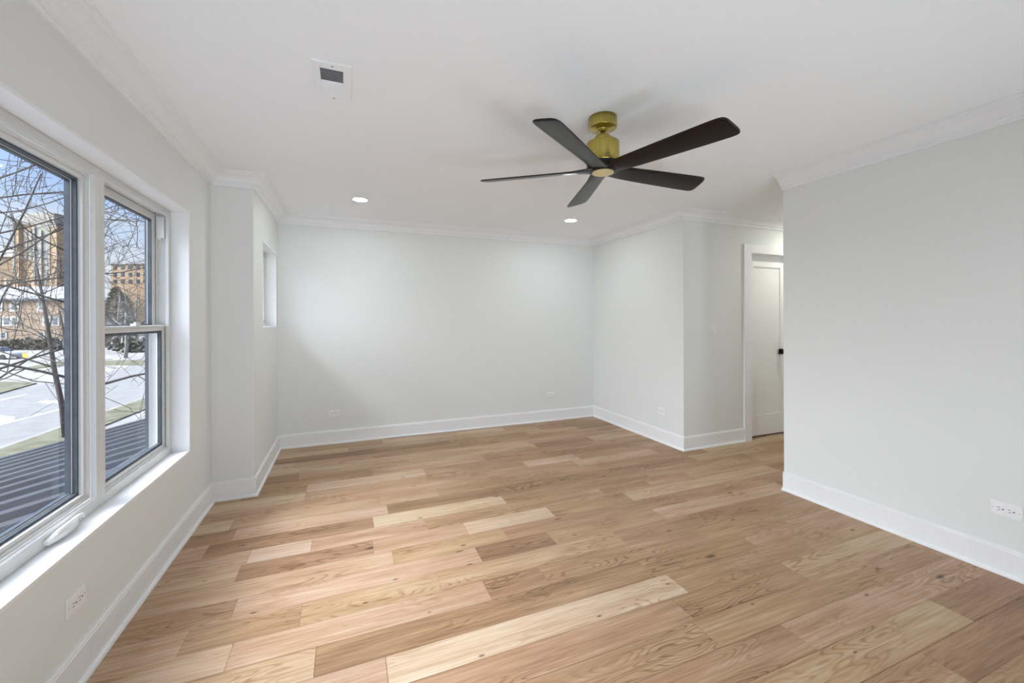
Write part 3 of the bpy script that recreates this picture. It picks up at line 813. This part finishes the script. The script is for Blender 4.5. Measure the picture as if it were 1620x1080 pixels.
# curb line of the near lawn runs through photo points (27,699) and (227,629)
a0, a1 = Vector(gp(27, 699)), Vector(gp(227, 629)); du = (a1 - a0).normalized(); dn = Vector((-du.y, du.x))   # dn points away from the house
if dn.x > 0: dn = -dn
b0, b1 = Vector(gp(168, 665)), Vector(gp(227, 657))
def strip(s0, s1, n0, n1):
    return [tuple(a0 + du * s0 + dn * n0), tuple(a0 + du * s1 + dn * n0), tuple(a0 + du * s1 + dn * n1), tuple(a0 + du * s0 + dn * n1)]
lawn_w = -((b0 + b1) / 2 - a0).dot(dn)
slab_on_ground('near_lawn', strip(-40, 60, -lawn_w, -0.25), 0.06, 'grass', 'strip of dry grass between the sidewalk and the street', 'lawn')
slab_on_ground('curb', strip(-40, 60, -0.25, 0.0), 0.05, 'concrete', 'pale curb along the street', 'curb')
slab_on_ground('street', strip(-40, 70, 0.0, 9.5), 0.004, 'asphalt', 'grey asphalt street below the window', 'street')
slab_on_ground('house_lawn', strip(-40, 60, -lawn_w - 12, -lawn_w - 2.0), 0.03, 'grass', 'lawn beside the house', 'lawn')
slab_on_ground('median_grass', [gp(-60, 640), gp(58, 607), gp(20, 605), gp(-60, 606)], 0.08, 'grass', 'small grass island in the road', 'lawn')
slab_on_ground('far_verge', [gp(20, 586), gp(60, 583), gp(103, 577), gp(240, 578), gp(240, 569), gp(104, 572), gp(60, 578)], 0.05, 'grass', 'thin grass verge beyond the street', 'lawn')
slab_on_ground('far_lawn', [gp(-60, 553), gp(30, 553), gp(130, 552), gp(130, 545), gp(-60, 545)], 0.05, 'grass', 'lawn before the brick apartment house', 'lawn')
slab_on_ground('far_path', [gp(48, 551.5), gp(108, 545.5), gp(108, 544.3), gp(46, 550)], 0.07, 'concrete', 'pale path crossing the far lawn', 'path')
# painted arrows and lane line
def mark(name, pts, label):
    b = MB(); b.prism([gp(*p) for p in pts], GZ + 0.002, GZ + 0.010)
    return tag(b.build(name, 'paint'), label, 'road marking')
mark('painted_arrow', [(-30, 660), (2, 657), (24, 660), (22, 666), (4, 670), (-30, 669)], 'white painted arrow on the road near the window edge')
mark('painted_arrow', [(59, 636), (76, 632), (76, 634), (120, 634), (120, 638), (78, 637.5), (80, 639)], 'white painted arrow on the road farther along the street')
struct(MB().prism([gp(-20, 676), gp(110, 642.5), gp(110, 644), gp(-20, 678.5)], GZ + 0.002, GZ + 0.008).build('lane_line', 'paint'), 'white lane line', 'road marking')
struct(MB().prism([gp(-20, 637), gp(42, 622.5), gp(42, 623.8), gp(-20, 639)], GZ + 0.002, GZ + 0.008).build('lane_line', 'paint'), 'white lane line', 'road marking')

# porch roof under the window: ribs run down the slope (along X)
def build_roof():
    b = MB(); s_ = 0.25; z_at = lambda X: 0.41 + s_ * (X + 1.2)
    x0, x1, y0, y1 = -5.6, -1.235, -2.0, 6.22
    pitch_ = 0.31; prof = []
    y = y0
    while y < y1 - 0.01:
        prof += [(y, 0.0), (y + 0.175, 0.0), (y + 0.185, 0.05), (y + 0.285, 0.05), (y + 0.295, 0.0)]
        y += pitch_
    prof.append((y1, 0.0))
    n = len(prof)
    for X in (x0, x1):
        for (yy, h) in prof: b.v.append((X, yy, z_at(X) + h))
    for k in range(n - 1):
        b.f.append((k, k + 1, n + k + 1, n + k)); b.smooth.append(False)
    m = len(b.v)
    b.v += [(x0, y0, z_at(x0) - .12), (x1, y0, z_at(x1) - .12), (x1, y1, z_at(x1) - .12), (x0, y1, z_at(x0) - .12)]
    b.f.append((m, m + 1, m + 2, m + 3)); b.smooth.append(False)
    b.f.append((m + 3, m + 2, 2 * n - 1, n - 1)); b.smooth.append(False)
    b.f.append((m, m + 3, n - 1, 0)); b.smooth.append(False)
    o = b.build('porch_roof', 'roofmetal', fix=False)
    o.data.materials.append(M['roofrib'])
    for k, p in enumerate(o.data.polygons):
        if k < n - 1 and k % 5 in (1, 2, 3): p.material_index = 1
    tag(o, 'dark ribbed metal roof just below the window', 'roof')
    w = MB().box((-5.2, -1.9, GZ), (-5.0, 6.0, -0.72)).box((-5.0, 5.8, GZ), (-1.24, 6.0, -0.70))
    struct(w.build('porch_wall', 'siding'), 'lower wall under the porch roof', 'wall')
    struct(MB().box((-1.23, YREAR - 0.2, GZ), (XHALL, YB + 0.2, -0.31)).build('lower_storey', 'siding'))
build_roof()

struct(MB().box((-1.5, 3.96, 2.32), (-0.84, 5.8, 2.5)).build('light_baffle', 'siding'), 'eave added unseen above the small high window to cut daylight', 'baffle')  # unseen block added to cut sky light entering the small window

# brick apartment house across the street
def build_apartment():
    F = 70.0; s_ = F / 655.33
    R = lambda x: (x - 810) * s_
    Zp = lambda y: CAM_H + (505.2 - y) * s_ + 0.0
    c = cf(R(40), F)
    root = empty('apartment_building', (*c, GZ)); tag(root, 'long tan brick apartment house with grey roof and white windows', 'building')
    r0, r1 = R(-160), R(112)
    d = 7.0
    ze = Zp(470)
    def box(mb, ra, rb, fa, fb, z0, z1):
        cc = cf((ra + rb) / 2, (fa + fb) / 2); mb.obox(cc, UR, UF, abs(rb - ra) / 2, abs(fb - fa) / 2, z0, z1)
    w = MB(); box(w, r0, r1, F, F + d, GZ, ze); w.build('walls', 'brick', root, (*c, GZ))
    # hipped roof
    rf = MB(); e = 0.5; zr = ze + 2.35
    A = [cf(r0 - e, F - e), cf(r1 + e, F - e), cf(r1 + e, F + d + e), cf(r0 - e, F + d + e)]
    B = [cf(r0 + 3, F + d / 2), cf(r1 - 3, F + d / 2)]
    P = lambda q, z: (q[0], q[1], z)
    rf.quad(P(A[0], ze), P(A[1], ze), P(B[1], zr), P(B[0], zr)); rf.quad(P(A[1], ze), P(A[2], ze), P(B[1], zr))
    rf.quad(P(A[2], ze), P(A[3], ze), P(B[0], zr), P(B[1], zr)); rf.quad(P(A[3], ze), P(A[0], ze), P(B[0], zr)); rf.quad(P(A[0], ze), P(A[3], ze), P(A[2], ze), P(A[1], ze))
    rf.build('roof', 'slate', root, (*c, GZ))
    gt = MB(); box(gt, r0 - e, r1 + e, F - e - 0.15, F - e, ze - 0.28, ze + 0.02); gt.build('gutter', 'gasket', root, (*c, GZ))
    def window(x0, x1, y0, y1, sash=True):
        fr = MB(); box(fr, R(x0), R(x1), F - 0.12, F + 0.05, Zp(y1), Zp(y0))
        fo = fr.build('window', 'wintrim', root, (*c, GZ))
        gl = MB(); gx0, gx1 = x0 + (x1 - x0) * 0.24, x1 - (x1 - x0) * 0.24; ym = (y0 + y1) / 2
        box(gl, R(gx0), R(gx1), F - 0.16, F - 0.10, Zp(ym - 0.4), Zp(y0 + (y1 - y0) * 0.16)); box(gl, R(gx0), R(gx1), F - 0.16, F - 0.10, Zp(y1 - (y1 - y0) * 0.16), Zp(ym + 0.4))
        gl.build('pane', 'winglass', fo, (*c, GZ))
    for x0 in (-120, -76, -32, -9, 16.5, 60):
        window(x0, x0 + 14.5, 474, 490)
    for x0 in (-110, -97, -53, -40, -12, 4.5, 17, 68, 81):
        window(x0, x0 + 14, 497.5, 513)
    for x0 in (-90, -30, 0, 60):
        window(x0, x0 + 12, 522, 533)
    sl = MB(); box(sl, r0, r1, F - 0.10, F + 0.02, Zp(536.5), Zp(534.5)); sl.build('stone_band', 'wintrim', root, (*c, GZ))
build_apartment()

# church tower behind it
def build_church():
    F = 112.0; s_ = F / 655.33
    R = lambda x: (x - 810) * s_
    Zp = lambda y: CAM_H + (505.2 - y) * s_
    c = cf(R(58), F + 5)
    root = empty('church_tower', (*c, GZ)); tag(root, 'square stone and golden brick church tower behind the apartment house', 'church tower')
    def box(mb, x0, x1, fa, fb, y0, y1):
        cc = cf((R(x0) + R(x1)) / 2, F + (fa + fb) / 2); mb.obox(cc, UR, UF, (R(x1) - R(x0)) / 2, (fb - fa) / 2, Zp(y1) if y1 is not None else GZ, Zp(y0))
    b = MB(); box(b, 31, 86, 0.6, 9.6, 352, None); b.build('shaft', 'brick2', root, (*c, GZ))
    b = MB(); box(b, 32, 84, 0.3, 9.3, 336, 352); box(b, 35, 81, 0.8, 9, 333, 336); box(b, 54, 78, 0.1, 2, 340, 448); b.build('crown', 'stone', root, (*c, GZ))
    for x0, x1, t in ((24, 32.5, 348), (80, 92.5, 351)):
        b = MB(); box(b, x0, x1, -0.4, 3, t, None); o = b.build('corner_buttress', 'brick2', root, (*c, GZ))
        q = MB(); box(q, x0 + .5, x0 + 3, -0.6, 2, t - 2, t + 80); box(q, x0, x1, -0.55, 2.8, t, t + 6); q.build('stone_facing', 'stone', o, (*c, GZ))
    for x0, x1 in ((57.5, 62.5), (69, 74)):
        b = MB(); box(b, x0, x1, -0.05, 0.5, 367, 407); b.build('belfry_opening', 'winglass', root, (*c, GZ))
    b = MB(); box(b, 63.5, 68, -0.35, 0.5, 362, 448); box(b, 54, 57, -0.3, 0.5, 355, 448); box(b, 75, 78, -0.3, 0.5, 355, 448); b.build('mullion', 'stone', root, (*c, GZ))
    for x0 in (36, 43):
        b = MB(); box(b, x0, x0 + 5, 0.35, 0.9, 360, 408); b.build('stone_panel', 'stone', root, (*c, GZ))
    # nave to the left
    c2 = cf(R(-60), F + 8)
    nv = empty('church_nave', (*c2, GZ)); tag(nv, 'brown brick church hall with grey roof left of the tower', 'church')
    b = MB(); box(b, -190, 22, 4, 16, 400, None); b.build('walls', 'brick3', nv, (*c2, GZ))
    b = MB()
    A = [cf(R(-190), F + 3.5), cf(R(22.5), F + 3.5), cf(R(22.5), F + 17), cf(R(-190), F + 17)]; Bm = [cf(R(-190), F + 10), cf(R(22), F + 10)]
    P = lambda q, z: (q[0], q[1], z)
    b.quad(P(A[0], Zp(400)), P(A[1], Zp(400)), P(Bm[1], Zp(378)), P(Bm[0], Zp(378))); b.quad(P(A[2], Zp(400)), P(A[3], Zp(400)), P(Bm[0], Zp(378)), P(Bm[1], Zp(378)))
    b.quad(P(A[1], Zp(400)), P(A[2], Zp(400)), P(Bm[1], Zp(378))); b.quad(P(A[3], Zp(400)), P(A[0], Zp(400)), P(Bm[0], Zp(378)))
    b.build('roof', 'slate', nv, (*c2, GZ))
    for x0 in (-20, 10):
        b = MB(); box(b, x0, x0 + 3, 3.8, 4.2, 436, 448); b.build('window', 'wintrim', nv, (*c2, GZ))
build_church()

# distant tan block seen through the narrow window
def build_far_block():
    F = 140.0; s_ = F / 655.33
    R = lambda x: (x - 810) * s_
    Zp = lambda y: CAM_H + (505.2 - y) * s_
    c = cf(R(215), F + 5)
    root = empty('apartment_building', (*c, GZ)); tag(root, 'distant orange tan block beyond the bare trees', 'building')
    def box(mb, x0, x1, fa, fb, y0, y1):
        cc = cf((R(x0) + R(x1)) / 2, F + (fa + fb) / 2); mb.obox(cc, UR, UF, (R(x1) - R(x0)) / 2, (fb - fa) / 2, Zp(y1) if y1 is not None else GZ, Zp(y0))
    b = MB(); box(b, 176, 290, 0, 14, 416, None); b.build('walls', 'brick2', root, (*c, GZ))
    b = MB(); box(b, 174, 292, -0.5, 14.5, 409, 416); b.build('roof', 'slate', root, (*c, GZ))
    for y in (418, 429, 440):
        for x in range(180, 288, 12):
            b = MB(); box(b, x, x + 5, -0.15, 0.1, y, y + 6); b.build('window', 'winglass', root, (*c, GZ))
build_far_block()

# ------------------------------------------------------------------ trees
def tree(name, base, h, r0, seed, label, m='bark', lean=(0, 0), spread=1.0, depth=5, first=0.3, kids=4, group='bare trees'):
    rng = random.Random(seed)
    root = empty(name, (*base, GZ)); tag(root, label, 'tree', group)
    tr, br = MB(), MB()
    cnt = [0]
    def limb(p, d, ln, r, lvl):
        if cnt[0] > 900: return
        cnt[0] += 1
        n = 5 if lvl < 2 else 4
        pts, rad = [p.copy()], [r]
        q = p.copy(); dd = d.copy()
        for i in range(n):
            wv = .03 if lvl == 0 else .16
            dd = (dd + Vector((rng.gauss(0, wv), rng.gauss(0, wv), rng.gauss(0.02, wv * .8)))).normalized()
            q = q + dd * (ln / n); pts.append(q.copy()); rad.append(max(0.0055, r * (1 - 0.62 * (i + 1) / n)))
        (tr if lvl == 0 else br).tube(pts, rad, 8 if lvl == 0 else 5 if lvl < 3 else 4)
        if lvl >= depth: return
        kn = kids + (3 if lvl == 0 else 0)
        for k in range(kn):
            t = first + (1 - first) * (k + rng.random()) / kn if lvl == 0 else 0.25 + 0.75 * (k + rng.random()) / kn
            i = min(n - 1, int(t * n)); fr = t * n - i
            s = pts[i].lerp(pts[i + 1], fr)
            rr = rad[i] * (1 - fr) + rad[i + 1] * fr
            az = rng.uniform(0, 2 * math.pi)
            tang = (pts[i + 1] - pts[i]).normalized()
            side = tang.cross(Vector((math.cos(az), math.sin(az), 0.3))).normalized()
            nd = (tang * rng.uniform(0.35, 0.8) + side * spread + Vector((0, 0, 0.12))).normalized()
            limb(s, nd, ln * rng.uniform(0.42, 0.66), max(0.0065, rr * 0.5), lvl + 1)
    d0 = Vector((lean[0], lean[1], 1)).normalized()
    limb(Vector((*base, GZ - 0.05)), d0, h * 0.75, r0, 0)
    tr.build('trunk', m, root, (*base, GZ))
    br.build('branches', m, root, (*base, GZ))
    return root
tree('bare_tree', gp(104, 693), 9.0, 0.10, 5, 'slim bare tree on the near grass strip by the curb', first=0.42, spread=1.0, lean=(-0.03, 0), depth=3, kids=3)
tree('bare_tree', (-8.7, 13.3), 11.5, 0.10, 21, 'closest bare tree with branches reaching across the wide window', first=0.22, spread=1.3, lean=(0.05, 0.05), depth=4)
tree('bare_tree', (-11.2, 18.3), 11.5, 0.13, 8, 'tall bare tree whose twigs cross the church tower', first=0.25, spread=1.3, depth=4)
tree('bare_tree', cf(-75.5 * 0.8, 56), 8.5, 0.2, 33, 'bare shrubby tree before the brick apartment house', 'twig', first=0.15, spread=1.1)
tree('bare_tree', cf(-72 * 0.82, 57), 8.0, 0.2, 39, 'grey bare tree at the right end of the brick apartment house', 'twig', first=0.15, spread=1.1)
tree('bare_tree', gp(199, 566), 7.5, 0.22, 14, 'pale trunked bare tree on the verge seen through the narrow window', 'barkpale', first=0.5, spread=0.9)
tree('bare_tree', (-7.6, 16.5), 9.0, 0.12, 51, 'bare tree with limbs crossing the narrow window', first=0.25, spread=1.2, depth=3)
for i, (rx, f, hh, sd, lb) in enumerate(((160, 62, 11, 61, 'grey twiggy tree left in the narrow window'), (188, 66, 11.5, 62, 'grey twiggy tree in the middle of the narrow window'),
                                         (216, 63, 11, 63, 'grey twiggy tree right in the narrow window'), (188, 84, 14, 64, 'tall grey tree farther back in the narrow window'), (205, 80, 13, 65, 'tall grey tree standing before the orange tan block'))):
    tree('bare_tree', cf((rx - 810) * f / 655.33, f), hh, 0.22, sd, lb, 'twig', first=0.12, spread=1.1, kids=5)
def conifer(base, h, r, seed, label):
    rng = random.Random(seed)
    root = empty('evergreen_tree', (*base, GZ)); tag(root, label, 'tree', 'evergreen trees')
    MB().tube([(*base, GZ), (*base, GZ + h * 0.9)], [0.2, 0.03], 7).build('trunk', 'bark', root, (*base, GZ))
    b = MB()
    for k in range(900):
        t = rng.random() ** 0.8; z = GZ + 0.6 + t * (h - 0.6); rr = r * (1 - t) ** 0.8 * math.sqrt(rng.uniform(0.3, 1))
        a = rng.uniform(0, 2 * math.pi); p = Vector((base[0] + rr * math.cos(a), base[1] + rr * math.sin(a), z))
        d = Vector((math.cos(a), math.sin(a), -0.25)) * rng.uniform(0.3, 0.7); s = Vector((-math.sin(a), math.cos(a), 0.2)) * rng.uniform(0.1, 0.22)
        b.quad(p - s, p + d * 0.6 - s * 0.6, p + d, p + d * 0.6 + s * 0.6 + Vector((0, 0, 0.08)), p + s)
    b.build('foliage', 'conifer', root, (*base, GZ), fix=False)
conifer(cf((184 - 810) * 72 / 655.33, 72), 10.5, 3.0, 3, 'dark evergreen left of the grey trees in the narrow window')
conifer(cf((196 - 810) * 90 / 655.33, 90), 10.5, 3.4, 4, 'dark evergreen farthest back in the narrow window')
def hedge(r0, r1, f, h, seed, label):
    rng = random.Random(seed); b = MB(); cc = cf((r0 + r1) / 2, f)
    n = int((r1 - r0) / 0.7)
    for k in range(n * 14):
        r = rng.uniform(r0, r1); q = cf(r, f + rng.uniform(-0.8, 0.8)); z = GZ + rng.uniform(0.1, h)
        p = Vector((*q, z)); a = Vector((rng.gauss(0, 1), rng.gauss(0, 1), rng.gauss(0, 1))).normalized() * 0.45; c = Vector((rng.gauss(0, 1), rng.gauss(0, 1), rng.gauss(0, 1))).normalized() * 0.45
        b.quad(p - a, p - c, p + a, p + c)
    o = b.build('hedge', 'hedge', None, (*cc, GZ), fix=False); tag(o, label, 'hedge'); return o
hedge((-120 - 810) * 66 / 655.33, (112 - 810) * 66 / 655.33, 66, 1.7, 2, 'dark bare hedge along the foot of the brick apartment house')
hedge((178 - 810) * 60 / 655.33, (260 - 810) * 60 / 655.33, 60, 2.0, 6, 'grey hedge low behind the verge in the narrow window')

# parked car, only its front shows at the window's edge
def build_car():
    fx = (4 - 810) * 50 / 655.33
    c = cf(fx - 0.6, 50.2)
    root = empty('car', (*c, GZ)); tag(root, 'silver car parked across the street at the window edge', 'car')
    root.rotation_euler = (0, 0, -YAW)
    def add(mb, name, m, parent=root, bevel=0.0):
        o = mb.build(name, m, None, (0, 0, 0), bevel); o.parent = parent; return o
    def loft(secs, name, m):
        b = MB()
        for x, hw, z0, z1 in secs:
            b.v += [(x, -hw, z0), (x, hw, z0), (x, hw * .95, z1), (x, -hw * .95, z1)]
        for k in range(len(secs) - 1):
            for j in range(4):
                q = (j + 1) % 4; b.f.append((k * 4 + j, k * 4 + q, k * 4 + 4 + q, k * 4 + 4 + j)); b.smooth.append(False)
        b.f.append((0, 1, 2, 3)); b.smooth.append(False); m_ = (len(secs) - 1) * 4; b.f.append((m_, m_ + 1, m_ + 2, m_ + 3)); b.smooth.append(False)
        return add(b, name, m, root, 0.05)
    loft([(-2.25, .80, .35, .75), (-2.15, .86, .25, .92), (-1.0, .88, .22, .98), (0.7, .88, .22, .96), (1.6, .86, .22, .88), (2.1, .80, .25, .74), (2.25, .74, .35, .62)], 'body', 'carpaint')
    loft([(-1.75, .70, .92, .97), (-1.15, .66, .95, 1.38), (-0.2, .66, .95, 1.44), (0.3, .66, .95, 1.36), (0.95, .72, .92, .97)], 'cabin', 'winglass')
    add(MB().box((-1.1, -.64, 1.385), (0.2, .64, 1.45)), 'roof_panel', 'carpaint', root, 0.02)
    for x in (-1.4, 1.4):
        for y in (-0.82, 0.82):
            add(MB().tube([(x, y - 0.1, 0.32), (x, y + 0.1, 0.32)], [0.32, 0.32], 20), 'wheel', 'tyre')
build_car()
def build_sign():
    f = 46.0; c = cf((40 - 810) * f / 655.33, f)
    root = empty('road_sign', (*c, GZ)); tag(root, 'small yellow square road sign beyond the street', 'road sign')
    z1 = CAM_H + (505.2 - 556) * f / 655.33; z0 = CAM_H + (505.2 - 564) * f / 655.33
    MB().tube([(*c, GZ), (*c, z1)], [0.03, 0.03], 8).build('post', 'steel', root, (*c, GZ))
    cc = cf((40 - 810) * f / 655.33, f - 0.05)
    MB().obox(cc, UR, UF, 0.28, 0.015, z0, z1).build('sign_plate', 'yellow', root, (*c, GZ))
build_sign()
